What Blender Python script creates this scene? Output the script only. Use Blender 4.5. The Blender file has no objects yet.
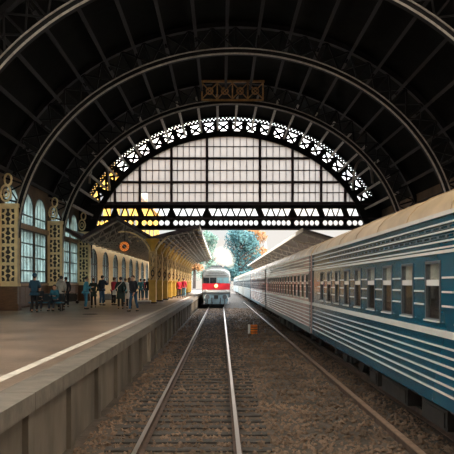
import bpy, bmesh, math, random
from mathutils import Vector, Matrix
random.seed(7)
C = bpy.context.scene
COL = C.collection
PI = math.pi
# ------------------------------------------------------------------ camera, sky, sun, exposure
CAM_H, FOC, VX, VY = 2.52, 660.0, 221.0, 283.0
cd = bpy.data.cameras.new('camera'); cam = bpy.data.objects.new('camera', cd); COL.objects.link(cam)
cam.location = (0, 0, CAM_H); cam.rotation_euler = (PI/2, 0, 0)
cd.sensor_width = 36; cd.lens = FOC/454*36
cd.shift_x = (227-VX)/454; cd.shift_y = (VY-227)/454
cd.clip_start = .1; cd.clip_end = 3000
C.camera = cam
C.view_settings.view_transform = 'Standard'; C.view_settings.look = 'None'
C.view_settings.gamma = 1; C.view_settings.exposure = 0.4; C.view_settings.use_curve_mapping = False

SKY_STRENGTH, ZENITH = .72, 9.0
w = bpy.data.worlds.new('sky'); C.world = w; w.use_nodes = True
nt = w.node_tree; nt.nodes.clear()
tc = nt.nodes.new('ShaderNodeTexCoord'); sp = nt.nodes.new('ShaderNodeSeparateXYZ')
nt.links.new(tc.outputs['Generated'], sp.inputs[0])
rp = nt.nodes.new('ShaderNodeValToRGB')
rp.color_ramp.elements[0].position = 0.0; rp.color_ramp.elements[0].color = (1.0, .9, .78, 1)
rp.color_ramp.elements[1].position = .55; rp.color_ramp.elements[1].color = (.40, .62, .80, 1)
e = rp.color_ramp.elements.new(.10); e.color = (.88, .92, .93, 1)
nt.links.new(sp.outputs['Z'], rp.inputs[0])
nz = nt.nodes.new('ShaderNodeTexNoise'); nz.inputs['Scale'].default_value = 3.2; nz.inputs['Detail'].default_value = 6
mp = nt.nodes.new('ShaderNodeMapping'); mp.inputs['Scale'].default_value = (1, 1, 3)
nt.links.new(tc.outputs['Generated'], mp.inputs[0]); nt.links.new(mp.outputs[0], nz.inputs['Vector'])
cr = nt.nodes.new('ShaderNodeValToRGB')
cr.color_ramp.elements[0].position = .42; cr.color_ramp.elements[1].position = .6
nt.links.new(nz.outputs['Fac'], cr.inputs[0])
mx = nt.nodes.new('ShaderNodeMixRGB'); mx.inputs[2].default_value = (1.0, .90, .80, 1)
nt.links.new(cr.outputs[0], mx.inputs[0]); nt.links.new(rp.outputs[0], mx.inputs[1])
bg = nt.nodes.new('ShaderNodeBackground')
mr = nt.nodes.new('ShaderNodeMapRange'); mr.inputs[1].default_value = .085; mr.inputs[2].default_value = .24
mr.inputs[3].default_value = SKY_STRENGTH; mr.inputs[4].default_value = SKY_STRENGTH*ZENITH      # unseen upper sky strengthened to add light in the hall
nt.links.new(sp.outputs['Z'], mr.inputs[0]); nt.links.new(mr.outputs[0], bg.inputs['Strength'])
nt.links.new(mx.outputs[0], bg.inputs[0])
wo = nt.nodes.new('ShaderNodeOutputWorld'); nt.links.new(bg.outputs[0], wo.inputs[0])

sd = bpy.data.lights.new('sun', 'SUN'); sun = bpy.data.objects.new('sun', sd); COL.objects.link(sun)
sd.energy = 7.0; sd.angle = math.radians(1.5); sd.color = (1, .86, .66)
sun.rotation_euler = Vector((-.78, .16, -.60)).to_track_quat('-Z', 'Y').to_euler()

# ------------------------------------------------------------------ materials
def mat(name, col, rough=.6, metal=0.0, var=.0, scale=6.0, bump=0.0, bscale=None, spec=.5, emit=0.0, col2=None, stretch=None):
    m = bpy.data.materials.new(name); m.use_nodes = True
    t = m.node_tree; b = t.nodes['Principled BSDF']
    b.inputs['Base Color'].default_value = (*col, 1); b.inputs['Roughness'].default_value = rough
    b.inputs['Metallic'].default_value = metal; b.inputs['Specular IOR Level'].default_value = spec
    if emit:
        b.inputs['Emission Color'].default_value = (*col, 1); b.inputs['Emission Strength'].default_value = emit
    if var or bump or col2:
        tcn = t.nodes.new('ShaderNodeTexCoord'); n = t.nodes.new('ShaderNodeTexNoise')
        n.inputs['Scale'].default_value = scale; n.inputs['Detail'].default_value = 5
        src = tcn.outputs['Object']
        if stretch:
            mm = t.nodes.new('ShaderNodeMapping'); mm.inputs['Scale'].default_value = stretch
            t.links.new(src, mm.inputs[0]); src = mm.outputs[0]
        t.links.new(src, n.inputs['Vector'])
        r = t.nodes.new('ShaderNodeValToRGB'); r.color_ramp.elements[0].position = .32; r.color_ramp.elements[1].position = .68
        a = col2 if col2 else tuple(c*(1-var) for c in col)
        r.color_ramp.elements[0].color = (*a, 1); r.color_ramp.elements[1].color = (*[min(1, c*(1+var*.6)) for c in col], 1)
        t.links.new(n.outputs['Fac'], r.inputs[0]); t.links.new(r.outputs[0], b.inputs['Base Color'])
        if bump:
            n2 = t.nodes.new('ShaderNodeTexNoise'); n2.inputs['Scale'].default_value = bscale or scale*4; n2.inputs['Detail'].default_value = 4
            t.links.new(src, n2.inputs['Vector'])
            bp = t.nodes.new('ShaderNodeBump'); bp.inputs['Strength'].default_value = bump; bp.inputs['Distance'].default_value = .05
            t.links.new(n2.outputs['Fac'], bp.inputs['Height']); t.links.new(bp.outputs[0], b.inputs['Normal'])
    return m

def glass_mat(name, col, clear, rough=.1, gloss=.12, noise=0):
    """window glass: part clear, part milky (scatters daylight through), with a surface reflection"""
    m = bpy.data.materials.new(name); m.use_nodes = True; t = m.node_tree; t.nodes.clear()
    o = t.nodes.new('ShaderNodeOutputMaterial')
    tr = t.nodes.new('ShaderNodeBsdfTransparent'); tl = t.nodes.new('ShaderNodeBsdfTranslucent'); gl = t.nodes.new('ShaderNodeBsdfGlossy')
    tl.inputs[0].default_value = (*col, 1); gl.inputs['Roughness'].default_value = rough
    tr.inputs[0].default_value = (*[min(1, c*1.1) for c in col], 1)
    if noise:
        tcn = t.nodes.new('ShaderNodeTexCoord'); n = t.nodes.new('ShaderNodeTexNoise'); n.inputs['Scale'].default_value = .9; n.inputs['Detail'].default_value = 6
        t.links.new(tcn.outputs['Object'], n.inputs['Vector'])
        r = t.nodes.new('ShaderNodeValToRGB'); r.color_ramp.elements[0].position = .35; r.color_ramp.elements[1].position = .7
        r.color_ramp.elements[0].color = (*[c*(1-noise) for c in col], 1); r.color_ramp.elements[1].color = (*col, 1)
        t.links.new(n.outputs['Fac'], r.inputs[0]); t.links.new(r.outputs[0], tl.inputs[0])
    m1 = t.nodes.new('ShaderNodeMixShader'); m1.inputs[0].default_value = clear
    m2 = t.nodes.new('ShaderNodeMixShader'); m2.inputs[0].default_value = gloss
    t.links.new(tl.outputs[0], m1.inputs[1]); t.links.new(tr.outputs[0], m1.inputs[2])
    t.links.new(m1.outputs[0], m2.inputs[1]); t.links.new(gl.outputs[0], m2.inputs[2])
    t.links.new(m2.outputs[0], o.inputs[0])
    return m

M = {}
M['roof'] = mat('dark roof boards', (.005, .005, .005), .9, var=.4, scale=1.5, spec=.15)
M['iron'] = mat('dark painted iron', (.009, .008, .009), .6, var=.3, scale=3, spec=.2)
M['purple_iron'] = mat('dark plum painted iron', (.035, .018, .026), .5, var=.3)
M['rim'] = mat('weathered pale iron edge', (.36, .32, .28), .4, var=.3)
M['purlin'] = mat('beam paint lightened for gable light', (.34, .31, .27), .5, var=.35, scale=4)  # gable light on the beams is put into this pale grey
M['lit_orange_iron'] = mat('ironwork with orange light in its colour', (.42, .22, .07), .5, var=.4)  # orange light at the crown is put into the colour
M['cream'] = mat('cream painted ironwork', (.95, .70, .38), .5, var=.25, scale=2)
M['ornament'] = mat('dark brown ornament', (.035, .025, .02), .6)
M['wall'] = mat('brown wall plaster', (.16, .10, .06), .8, var=.3, scale=1.2, bump=.2)
M['wood'] = mat('brown wood panelling', (.14, .075, .04), .5, var=.35, scale=3, stretch=(1, 1, 8))
M['beam'] = mat('pale brown beam', (.42, .28, .17), .5, var=.25)
M['winframe'] = mat('dark window frame', (.03, .035, .04), .5)
M['hallglass'] = glass_mat('grimy blue green glass', (.54, .64, .62), .22, noise=.5)
M['gableglass'] = glass_mat('milky cream glass', (.56, .53, .51), .04, gloss=.04, noise=.08)
M['fill_roof_glass'] = glass_mat('added roof fill glass', (.56, .52, .47), .13, gloss=.04)
M['fill_glass'] = glass_mat('pale window fill glass', (.95, .95, .93), .3, gloss=.04)
M['clearglass'] = glass_mat('clear glass', (1, 1, 1), .9, gloss=.05)
M['platform'] = mat('worn asphalt platform', (.25, .18, .135), .36, var=.4, scale=.7, bump=.25, bscale=14)
M['granite'] = mat('granite kerb', (.17, .145, .12), .6, var=.3, scale=3, bump=.2)
M['whiteline'] = mat('worn white paint', (.72, .66, .58), .6, var=.25, scale=4)
M['platwall'] = mat('stained concrete', (.17, .14, .11), .8, var=.45, scale=1.1, bump=.3, stretch=(1, 1, .5))
M['ground'] = mat('oily ballast', (.07, .052, .04), .9, var=.5, scale=2.5, bump=.6, bscale=14)
M['stone'] = mat('ballast stone', (.18, .118, .08), .85, var=.5, scale=.8)
M['rail'] = mat('worn steel rail head', (.42, .36, .32), .36, metal=.9)
M['rust'] = mat('rusty steel', (.10, .06, .045), .7, var=.4)
M['sleeper'] = mat('dark oiled wood', (.05, .042, .038), .85, var=.4, bump=.3)
M['yellow'] = mat('saffron plaster', (.50, .26, .012), .8, var=.12, scale=.6)
M['creamwall'] = mat('cream plaster', (.66, .46, .22), .8, var=.2)
M['ochre'] = mat('yellow ochre paint', (.62, .36, .06), .45, var=.2, scale=3)
M['canopy'] = mat('dark canopy boards', (.06, .05, .045), .7, var=.4)
M['fascia'] = mat('pale fascia board', (.62, .60, .56), .5, var=.2)
M['truss'] = mat('grey truss paint', (.34, .31, .27), .5, var=.3)
M['black'] = mat('matt black', (.012, .012, .013), .6)
M['rubber'] = mat('black rubber', (.015, .015, .016), .7)
M['darkmetal'] = mat('dirty dark steel', (.035, .032, .03), .6, var=.4)
M['headlight'] = mat('warm lamp', (1, .66, .22), .3, emit=2.2)
M['red'] = mat('red paint', (.72, .03, .045), .3)
M['grey'] = mat('grey paint', (.30, .31, .30), .4, var=.15)
M['dkgrey'] = mat('dark grey paint', (.11, .115, .12), .45, var=.2)
M['paleblue'] = mat('pale blue grey paint', (.26, .38, .43), .4, var=.2)
M['white'] = mat('off white paint', (.75, .74, .70), .4, var=.1)
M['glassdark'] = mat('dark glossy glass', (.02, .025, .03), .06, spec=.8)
M['glasspale'] = mat('glass with painted pale reflection', (.20, .34, .38), .08, spec=.8)  # cyan reflection painted into the base colour of the panes
M['tail'] = mat('red lamp', (1, .08, .03), .3, emit=1.2)

# ------------------------------------------------------------------ mesh helpers
class MB:
    def __init__(s): s.v = []; s.f = []
    def add(s, vs, fs):
        n = len(s.v); s.v += [tuple(v) for v in vs]; s.f += [tuple(i+n for i in f) for f in fs]; return s
    def box(s, c, d, rot=None):
        vs = [Vector((x*d[0]/2, y*d[1]/2, z*d[2]/2)) for x in (-1, 1) for y in (-1, 1) for z in (-1, 1)]
        if rot is not None: vs = [rot @ v for v in vs]
        vs = [v+Vector(c) for v in vs]
        return s.add(vs, [(0, 1, 3, 2), (4, 6, 7, 5), (0, 4, 5, 1), (2, 3, 7, 6), (0, 2, 6, 4), (1, 5, 7, 3)])
    def bb(s, x0, x1, y0, y1, z0, z1):
        return s.box(((x0+x1)/2, (y0+y1)/2, (z0+z1)/2), (x1-x0, y1-y0, z1-z0))
    def bar(s, a, b, wd, ht, up=(0, 1, 0)):
        a = Vector(a); b = Vector(b); d = (b-a); L = d.length
        if L < 1e-6: return s
        d /= L; u = Vector(up)
        if abs(d.dot(u)) > .98: u = Vector((0, 0, 1)) if abs(d.z) < .9 else Vector((1, 0, 0))
        x = d.cross(u).normalized(); z = x.cross(d).normalized()
        r = Matrix((x, d, z)).transposed()
        return s.box((a+b)/2, (wd, L, ht), r)
    def tube(s, pts, r, n=8, cap=True):
        pts = [Vector(p) for p in pts]; N = len(pts)
        rr = r if isinstance(r, (list, tuple)) else [r]*N
        base = len(s.v); vs = []; u = None
        for i, p in enumerate(pts):
            d = (pts[min(i+1, N-1)]-pts[max(i-1, 0)]).normalized()
            if u is None: u = d.orthogonal().normalized()
            u = (u-d*u.dot(d)).normalized(); v = d.cross(u)
            for k in range(n):
                a = 2*PI*k/n; vs.append(p+(u*math.cos(a)+v*math.sin(a))*rr[i])
        fs = []
        for i in range(N-1):
            for k in range(n):
                fs.append((i*n+k, i*n+(k+1) % n, (i+1)*n+(k+1) % n, (i+1)*n+k))
        if cap: fs.append(tuple(range(n-1, -1, -1))); fs.append(tuple((N-1)*n+k for k in range(n)))
        return s.add(vs, fs)
    def prism(s, poly, fn, a, b):
        """polygon (u,v) placed by fn(u,v,d), swept from d=a to d=b"""
        n = len(poly)
        vs = [fn(u, v, a) for u, v in poly]+[fn(u, v, b) for u, v in poly]
        fs = [tuple(range(n-1, -1, -1)), tuple(range(n, 2*n))]+[(i, (i+1) % n, n+(i+1) % n, n+i) for i in range(n)]
        return s.add(vs, fs)
    def strip(s, inner, outer, fn, a, b, closed=False):
        """band between two polylines (u,v) of equal length, swept from d=a to d=b"""
        n = len(inner); base = []
        for pl in (inner, outer):
            for d in (a, b): base += [fn(u, v, d) for u, v in pl]
        fs = []
        for i in range(n if closed else n-1):
            j = (i+1) % n
            fs += [(i, j, n+j, n+i), (2*n+j, 2*n+i, 3*n+i, 3*n+j), (j, i, 2*n+i, 2*n+j), (n+i, n+j, 3*n+j, 3*n+i)]
        if not closed:
            fs += [(0, n, 3*n, 2*n), (n-1, 3*n-1, 4*n-1, 2*n-1)]
        return s.add(base, fs)
    def lathe(s, prof, c=(0, 0, 0), n=16, axis='z'):
        vs = []; fs = []
        for r, h in prof:
            for k in range(n):
                a = 2*PI*k/n; x, y = r*math.cos(a), r*math.sin(a)
                p = (x, y, h) if axis == 'z' else ((x, h, y) if axis == 'y' else (h, x, y))
                vs.append(Vector(p)+Vector(c))
        for i in range(len(prof)-1):
            for k in range(n): fs.append((i*n+k, i*n+(k+1) % n, (i+1)*n+(k+1) % n, (i+1)*n+k))
        fs.append(tuple(range(n-1, -1, -1))); fs.append(tuple((len(prof)-1)*n+k for k in range(n)))
        return s.add(vs, fs)
    def ball(s, c, r, n=10, m=7):
        r = r if isinstance(r, (tuple, list)) else (r, r, r)
        vs = []; fs = []
        for i in range(1, m):
            t = PI*i/m
            for k in range(n):
                a = 2*PI*k/n; vs.append((c[0]+r[0]*math.sin(t)*math.cos(a), c[1]+r[1]*math.sin(t)*math.sin(a), c[2]+r[2]*math.cos(t)))
        vs.append((c[0], c[1], c[2]+r[2])); vs.append((c[0], c[1], c[2]-r[2])); T = len(vs)-2
        for i in range(m-2):
            for k in range(n): fs.append((i*n+k, i*n+(k+1) % n, (i+1)*n+(k+1) % n, (i+1)*n+k))
        for k in range(n): fs.append((T, (k+1) % n, k)); fs.append((T+1, (m-2)*n+k, (m-2)*n+(k+1) % n))
        return s.add(vs, fs)
    def plate(s, outer, holes, fn, a, b):
        """flat sheet with holes; outline and holes are (u,v) loops"""
        bm = bmesh.new(); es = []
        for lp in [outer]+holes:
            vv = [bm.verts.new((u, v, 0)) for u, v in lp]
            es += [bm.edges.new((vv[i], vv[(i+1) % len(vv)])) for i in range(len(vv))]
        bmesh.ops.triangle_fill(bm, edges=es, use_beauty=True, use_dissolve=False)
        g = bmesh.ops.extrude_face_region(bm, geom=list(bm.faces))
        for v in [x for x in g['geom'] if isinstance(x, bmesh.types.BMVert)]: v.co.z = 1
        bmesh.ops.recalc_face_normals(bm, faces=list(bm.faces))
        bm.verts.index_update()
        vs = [fn(v.co.x, v.co.y, a+(b-a)*v.co.z) for v in bm.verts]; fs = [tuple(v.index for v in f.verts) for f in bm.faces]
        bm.free(); return s.add(vs, fs)
    def mesh(s, name, smooth=False):
        me = bpy.data.meshes.new(name); me.from_pydata([tuple(v) for v in s.v], [], s.f)
        bm = bmesh.new(); bm.from_mesh(me); bmesh.ops.recalc_face_normals(bm, faces=list(bm.faces)); bm.to_mesh(me); bm.free()
        if smooth:
            me.polygons.foreach_set('use_smooth', [True]*len(me.polygons)); me.set_sharp_from_angle(angle=math.radians(40))
        return me
    def build(s, name, m, parent=None, smooth=False):
        return link(name, s.mesh(name, smooth), m, parent)

def link(name, me, m, parent=None):
    o = bpy.data.objects.new(name, me); COL.objects.link(o)
    if m is not None:
        if me.materials: me.materials[0] = m
        else: me.materials.append(m)
    if parent is not None: o.parent = parent
    return o
def tag(o, label, cat, group=None):
    o['label'] = label; o['category'] = cat
    if group: o['group'] = group
    return o
def struct(o, label=None):
    o['kind'] = 'structure'
    if label: o['label'] = label
    return o
def thing(name, label, cat, loc=(0, 0, 0), group=None, rz=0):
    o = bpy.data.objects.new(name, None); COL.objects.link(o); o.location = loc; o.rotation_euler = (0, 0, rz)
    o.empty_display_size = .3
    return tag(o, label, cat, group)
def copy_tree(o, parent=None):
    c = o.copy(); COL.objects.link(c)
    if parent is not None: c.parent = parent
    for ch in [x for x in KIDS.get(o.name, [])]: copy_tree(ch, c)
    return c
KIDS = {}
def index_kids():
    KIDS.clear()
    for o in bpy.data.objects:
        if o.parent: KIDS.setdefault(o.parent.name, []).append(o)
XZ = lambda u, v, d: Vector((u, d, v))       # plate facing along the tracks
YZ = lambda u, v, d: Vector((d, u, v))       # plate along a side wall
def rect(u0, u1, v0, v1): return [(u0, v0), (u1, v0), (u1, v1), (u0, v1)]
def lancet(uc, w_, v0, vs, vt, n=6):
    """tall opening with a pointed-round head"""
    p = [(uc-w_/2, v0), (uc+w_/2, v0), (uc+w_/2, vs)]
    for i in range(1, n*2):
        a = PI*i/(n*2); p.append((uc+w_/2*math.cos(a), vs+(vt-vs)*math.sin(a)**.8))
    return p+[(uc-w_/2, vs)]
def arc(cu, cv, ru, rv, t0, t1, n): return [(cu+ru*math.cos(t0+(t1-t0)*i/n), cv+rv*math.sin(t0+(t1-t0)*i/n)) for i in range(n+1)]

# ------------------------------------------------------------------ the hall: measures
PLAT = 1.10                                   # platform above rail top
AX, HC, RA, RB = .75, 4.52, 11.2, 9.8         # vault axis, springing height, half span, rise of the ribs' inner edge
ROOF = 1.65                                   # depth of the ribs
BAYS = [15.0, 24.55, 34.1, 43.65, 53.2]; GAB = 53.2
WL, WR = -11.4, 12.9
XPLAT = -2.45
def floor_pt(px, py):
    d = (CAM_H-PLAT)*FOC/(py-VY); return Vector(((px-VX)*d/FOC, d, PLAT))
def ell(off, t0=0.0, t1=PI, n=64): return arc(AX, HC, RA+off, RB+off, t0, t1, n)

# ground, platform
g = MB(); g.bb(-60, 60, -14, 320, -.6, -.20); struct(g.build('track_bed', M['ground']), 'dark ballast bed under both tracks')
p = MB(); p.bb(WL-.6, XPLAT-.42, -14, 120, -.3, PLAT); struct(p.build('platform', M['platform']), 'asphalt platform left of the tracks')
p = MB()
y = -14.0
while y < 120: p.bb(XPLAT-.42, XPLAT+.06, y+.008, y+1.492, PLAT-.22, PLAT+.012); y += 1.5
struct(p.build('platform_kerb', M['granite']), 'granite edge slabs of the platform')
p = MB(); p.bb(XPLAT-.42, XPLAT-.08, -14, 120, -.3, PLAT-.22)
y = -13.2
while y < 120: p.bb(XPLAT-.09, XPLAT+.0, y, y+.28, -.3, PLAT-.22); y += 2.4
struct(p.build('platform_face', M['platwall']), 'stained concrete face of the platform')
p = MB(); p.bb(-3.33, -3.16, -14, 120, PLAT+.001, PLAT+.005); struct(p.build('safety_line', M['whiteline']), 'white safety line along the platform edge')
# right platform, behind the coaches
p = MB(); p.bb(6.75, 14, -14, 200, -.3, PLAT); struct(p.build('platform_right', M['platform']))

# side walls with lancet windows
def hall_wall(side, bays, name):
    xw = WL if side < 0 else WR
    a, b = (xw-.45, xw) if side < 0 else (xw, xw+.45)
    holes = []; wins = []
    for y1 in bays:
        y0 = y1-9.55
        for k in range(3):
            uc = (y0+y1)/2+(k-1)*2.85
            holes += [rect(uc-1.28, uc+1.28, 2.5, 5.65), lancet(uc, 2.56, 5.95, 6.75, 7.85)]
            wins.append((y1, uc))
    wl = MB(); wl.plate(rect(-14, 53.0, 0.0, 8.9), holes, YZ, a, b); struct(wl.build(name, M['wall']))
    xg = xw+side*.045
    for n, y1 in enumerate(bays):
        fr = MB(); gl = MB(); y0 = y1-9.55
        for k in range(3):
            uc = (y0+y1)/2+(k-1)*2.85
            for f in (-.64, 0, .64): fr.bb(xg-.025, xg+.025, uc+f-.03, uc+f+.03, 2.5, 7.3 if f else 7.8)
            for h in (3.25, 4.05, 4.85, 6.5): fr.bb(xg-.04, xg+.04, uc-1.28, uc+1.28, h-.03, h+.03)
            fr.strip(lancet(uc, 2.44, 5.95, 6.75, 7.79), lancet(uc, 2.58, 5.93, 6.75, 7.87), YZ, xg-.04, xg+.04, True)
            fr.strip(rect(uc-1.20, uc+1.20, 2.58, 5.58), rect(uc-1.29, uc+1.29, 2.49, 5.66), YZ, xg-.04, xg+.04, True)
            gl.prism(rect(uc-1.25, uc+1.25, 2.53, 5.62), YZ, xg-.012, xg+.012)
            gl.prism(lancet(uc, 2.5, 5.97, 6.75, 7.82), YZ, xg-.012, xg+.012)
        f = struct(fr.build('window_%d' % (n+1+(0 if side < 0 else 10)), M['winframe']))
        gl.build('glazing', M['hallglass'] if side < 0 and y1 > 30 else M['fill_glass'], f)  # unseen near bays and right wall get brighter glass, to add light inside
    tb = MB(); xs = xw-side*.1
    tb.bb(min(xw, xs), max(xw, xs), bays[0]-9.55+.5, 53.0, 5.66, 5.94)
    tb.bb(min(xw, xs), max(xw, xs), bays[0]-9.55+.5, 53.0, 2.36, 2.5)
    struct(tb.build('trim_1' if side < 0 else 'trim_2', M['beam']), 'pale beam across the hall windows')
    dado = MB(); xs = xw-side*.06; y = bays[0]-9.55+.6
    while y < 52.6:
        dado.bb(min(xw, xs), max(xw, xs), y, y+.9, PLAT+.1, 2.3); y += .95
    struct(dado.build('panelling_left' if side < 0 else 'panelling_right', M['wood']))
hall_wall(-1, [5.45]+BAYS, 'wall_left')
hall_wall(1, [5.45]+BAYS, 'wall_right')

# vaulted roof and the wall behind the viewpoint
tA = math.acos((12.15+.45)/(RA+ROOF)) if (12.6 < RA+ROOF) else 0
r_ = MB(); r_.strip(ell(ROOF+.05, .05, PI-.33, 60), ell(ROOF+.09, .05, PI-.33, 60), XZ, -14, 19.9)  # unseen glass roof section, added to brighten the near end
struct(r_.build('added_skylight', M['fill_roof_glass'], smooth=True), 'added milky glass roof section out of view, lighting the near end of the hall')
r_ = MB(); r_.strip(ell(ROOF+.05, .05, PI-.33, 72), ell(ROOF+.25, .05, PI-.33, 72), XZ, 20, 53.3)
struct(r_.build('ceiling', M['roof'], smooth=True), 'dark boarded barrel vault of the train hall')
b_ = MB(); b_.bb(-12.5, 14, -14.3, -14, -.3, 17); struct(b_.build('wall_back', M['wall']))

# arched ribs
def rib_path(off, n=60):
    pts = [(AX+RA+off, PLAT)]+ell(off, 0, PI, n)+[(AX-RA-off, PLAT)]
    return pts
def make_rib(label):
    root = thing('arched_truss', label, 'roof arch', (0, 0, 0), 'arched trusses of the hall')
    a = MB()
    a.strip(rib_path(0), rib_path(.07), XZ, -.15, .15); a.strip(rib_path(.07), rib_path(.32), XZ, -.03, .03)
    a.build('inner_chord', M['iron'], root)
    e1 = MB()
    e1.strip(rib_path(-.03), rib_path(.05), XZ, -.19, -.151)
    e1.build('edge_flange', M['rim'], root)
    e1 = MB(); e1.strip(rib_path(.29), rib_path(.34), XZ, -.09, -.031); e1.build('edge_flange', M['rim'], root)
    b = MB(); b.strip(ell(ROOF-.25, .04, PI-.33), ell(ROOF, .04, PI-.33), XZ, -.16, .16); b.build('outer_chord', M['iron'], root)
    c = MB(); N = 30
    for i in range(N):
        t0 = .12+(PI-.24)*i/N; t1 = .12+(PI-.24)*(i+1)/N
        P = lambda t, o: (AX+(RA+o)*math.cos(t), 0, HC+(RB+o)*math.sin(t))
        o2 = ROOF-.2
        c.bar(P(t0, .3), P(t0, o2), .09, .12); c.bar(P(t0, .3), P(t1, o2), .07, .06); c.bar(P(t1, .3), P(t0, o2), .07, .06)
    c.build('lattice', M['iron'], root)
    return root
names = ['dark lattice roof arch overhead, nearest of the arches', 'dark lattice roof arch, middle one of the free-standing arches', 'dark lattice roof arch nearest the glazed end screen, linked to it by pale beams']
rib0 = make_rib(names[0]); index_kids()
for i, yb in enumerate(BAYS[1:4]):
    r = rib0 if i == 0 else copy_tree(rib0)
    r.location = (0, yb, 0); r['label'] = names[i]

# purlins between the arches
pm = {}
for bi in range(1, 4):
    y0, y1 = BAYS[bi]+.25, BAYS[bi+1]-.35
    N = 23 if bi == 3 else 20
    for k in range(N):
        t = .22+(PI-.5)*(k+.5)/N
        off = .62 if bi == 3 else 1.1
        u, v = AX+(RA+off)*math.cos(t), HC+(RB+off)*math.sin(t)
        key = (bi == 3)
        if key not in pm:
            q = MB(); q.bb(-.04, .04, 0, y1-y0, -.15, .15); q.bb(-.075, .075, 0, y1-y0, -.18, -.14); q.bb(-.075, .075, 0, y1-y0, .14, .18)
            pm[key] = q.mesh('purlin'); pm[key].materials.append(M['purlin'] if key else M['iron'])  # last bay coloured pale as lit by the gable, other bays dark as shaded
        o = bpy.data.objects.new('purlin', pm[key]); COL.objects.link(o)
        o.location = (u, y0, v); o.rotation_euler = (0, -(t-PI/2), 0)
        if bi == 3: tag(o, 'roof beam painted pale for gable light, from the last arch to the glazed end screen', 'roof beam', 'beams painted pale for gable light behind the last arch')
        else: tag(o, 'roof beam painted dark for the shade between two roof arches', 'roof beam', 'beams of the vault painted dark for shade')

# lattice added at the crown, painted ochre for the orange light on the arch
t = thing('lit_crown_lattice', 'added lattice under the crown of the vault, painted with the orange light there', 'girder', (AX, 43.3, 0))
q = MB()
q.bar((-1.95, 0, 14.52), (1.95, 0, 14.52), .12, .10); q.bar((-2.1, 0, 15.75), (2.1, 0, 15.75), .14, .14)
q.build('chord', M['lit_orange_iron'], t)
for k in range(5):
    q = MB(); q.bar((-2+k*1.0, 0, 14.5), (-2+k*1.0, 0, 15.7), .09, .12); q.build('post', M['lit_orange_iron'], t)
q = MB()
for k in range(4):
    x0 = -2+k
    q.bar((x0, 0, 14.6), (x0+1, 0, 15.65), .06, .07); q.bar((x0+1, 0, 14.6), (x0, 0, 15.65), .06, .07)
    q.strip(arc(x0+.5, 15.12, .16, .16, 0, 2*PI, 14), arc(x0+.5, 15.12, .25, .25, 0, 2*PI, 14), XZ, -.04, .04)
q.build('lattice', M['lit_orange_iron'], t)

# ------------------------------------------------------------------ glazed end screen
gs = thing('glazed_end_screen', 'great half-round window of milky panes closing the end of the train hall', 'window', (0, GAB, 0))
TL = .44
q = MB(); q.strip(ell(0, TL-.3, PI-TL+.3), ell(.44, TL-.3, PI-TL+.3), XZ, -.2, .2); q.build('inner_arch', M['iron'], gs)
q = MB(); q.strip(ell(1.20, TL, PI-TL), ell(1.32, TL, PI-TL), XZ, -.15, .15); q.build('middle_arch', M['iron'], gs)
q = MB(); q.strip(ell(1.58, TL-.3, PI-TL+.3), ell(1.72, TL-.3, PI-TL+.3), XZ, -.2, .2); q.build('outer_arch', M['iron'], gs)
q = MB(); N = 24
P = lambda t, o: (AX+(RA+o)*math.cos(t), 0, HC+(RB+o)*math.sin(t))
for i in range(N):
    t0 = TL+(PI-2*TL)*i/N; t1 = TL+(PI-2*TL)*(i+1)/N; tm = (t0+t1)/2
    q.bar(P(t0, .35), P(t0, 1.25), .42, .12); q.bar(P(t0, .4), P(t1, 1.2), .17, .10); q.bar(P(t1, .4), P(t0, 1.2), .17, .10)
    q.strip([(p[0], p[2]) for p in (P(tm-.016, .68), P(tm+.016, .68))], [(p[0], p[2]) for p in (P(tm-.016, .92), P(tm+.016, .92))], XZ, -.05, .05)
    for j in range(4):
        a = t0+(t1-t0)*j/4; b = t0+(t1-t0)*(j+1)/4; m_ = (a+b)/2
        q.bar(P(a, 1.3), P(m_, 1.6), .12, .06); q.bar(P(b, 1.3), P(m_, 1.6), .12, .06)
q.build('lattice', M['iron'], gs)
for s in (-1, 1):                                   # solid feet of the ring and dark spandrels
    q = MB()
    ts = [(TL+.02)*i/12 for i in range(13)]
    if s < 0: ts = [PI-t for t in ts]
    inn = [(AX+(RA)*math.cos(t), HC+(RB)*math.sin(t)) for t in ts]; out = [(AX+(RA+1.7)*math.cos(t), HC+(RB+1.7)*math.sin(t)) for t in ts]
    if s < 0: out = [(max(u, WL-.3), v) for u, v in out]
    q.strip(inn, out, XZ, -.12, .12); q.build('ring_foot', M['iron'], gs)
MX = [-8.54, -6.53, -3.99, -1.13, 3.14, 5.76, 8.06, 10.0]
HB, H1, H2 = 8.97, 10.64, 12.56
top = lambda x: HC+RB*math.sqrt(max(0, 1-((x-AX)/RA)**2))
for x in MX:
    q = MB(); q.bb(x-.10, x+.10, -.12, .12, HB-.1, top(x)+.1); q.build('mullion', M['purple_iron'], gs)
for h in (HB, H1, H2):
    hw = RA*math.sqrt(1-((h-HC)/RB)**2)
    q = MB(); q.bb(AX-hw, AX+hw, -.10, .10, h-.09, h+.09); q.build('transom', M['purple_iron'], gs)
q = MB(); ex = [AX-RA*math.sqrt(1-((HB-HC)/RB)**2)]+MX+[AX+RA*math.sqrt(1-((HB-HC)/RB)**2)]
for a, b in zip(ex[:-1], ex[1:]):
    n = max(2, round((b-a)/.5)) if b-a < 3.5 else 8
    for k in range(1, n):
        x = a+(b-a)*k/n; q.bb(x-.018, x+.018, -.05, .05, HB, top(x))
for lo, hi in ((HB, H1), (H1, H2), (H2, H2+1.9)):
    h = (lo+hi)/2 if hi < 14 else lo+.95
    hw = RA*math.sqrt(1-((h-HC)/RB)**2); q.bb(AX-hw, AX+hw, -.05, .05, h-.03, h+.03)
q.build('glazing_bar', M['purple_iron'], gs)
tb = math.asin((HB-HC)/RB)
loop = [(u, v) for u, v in ell(0, tb, PI-tb, 48)]
hole = rect(-6.43, -5.93, 9.04, 9.80)
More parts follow.
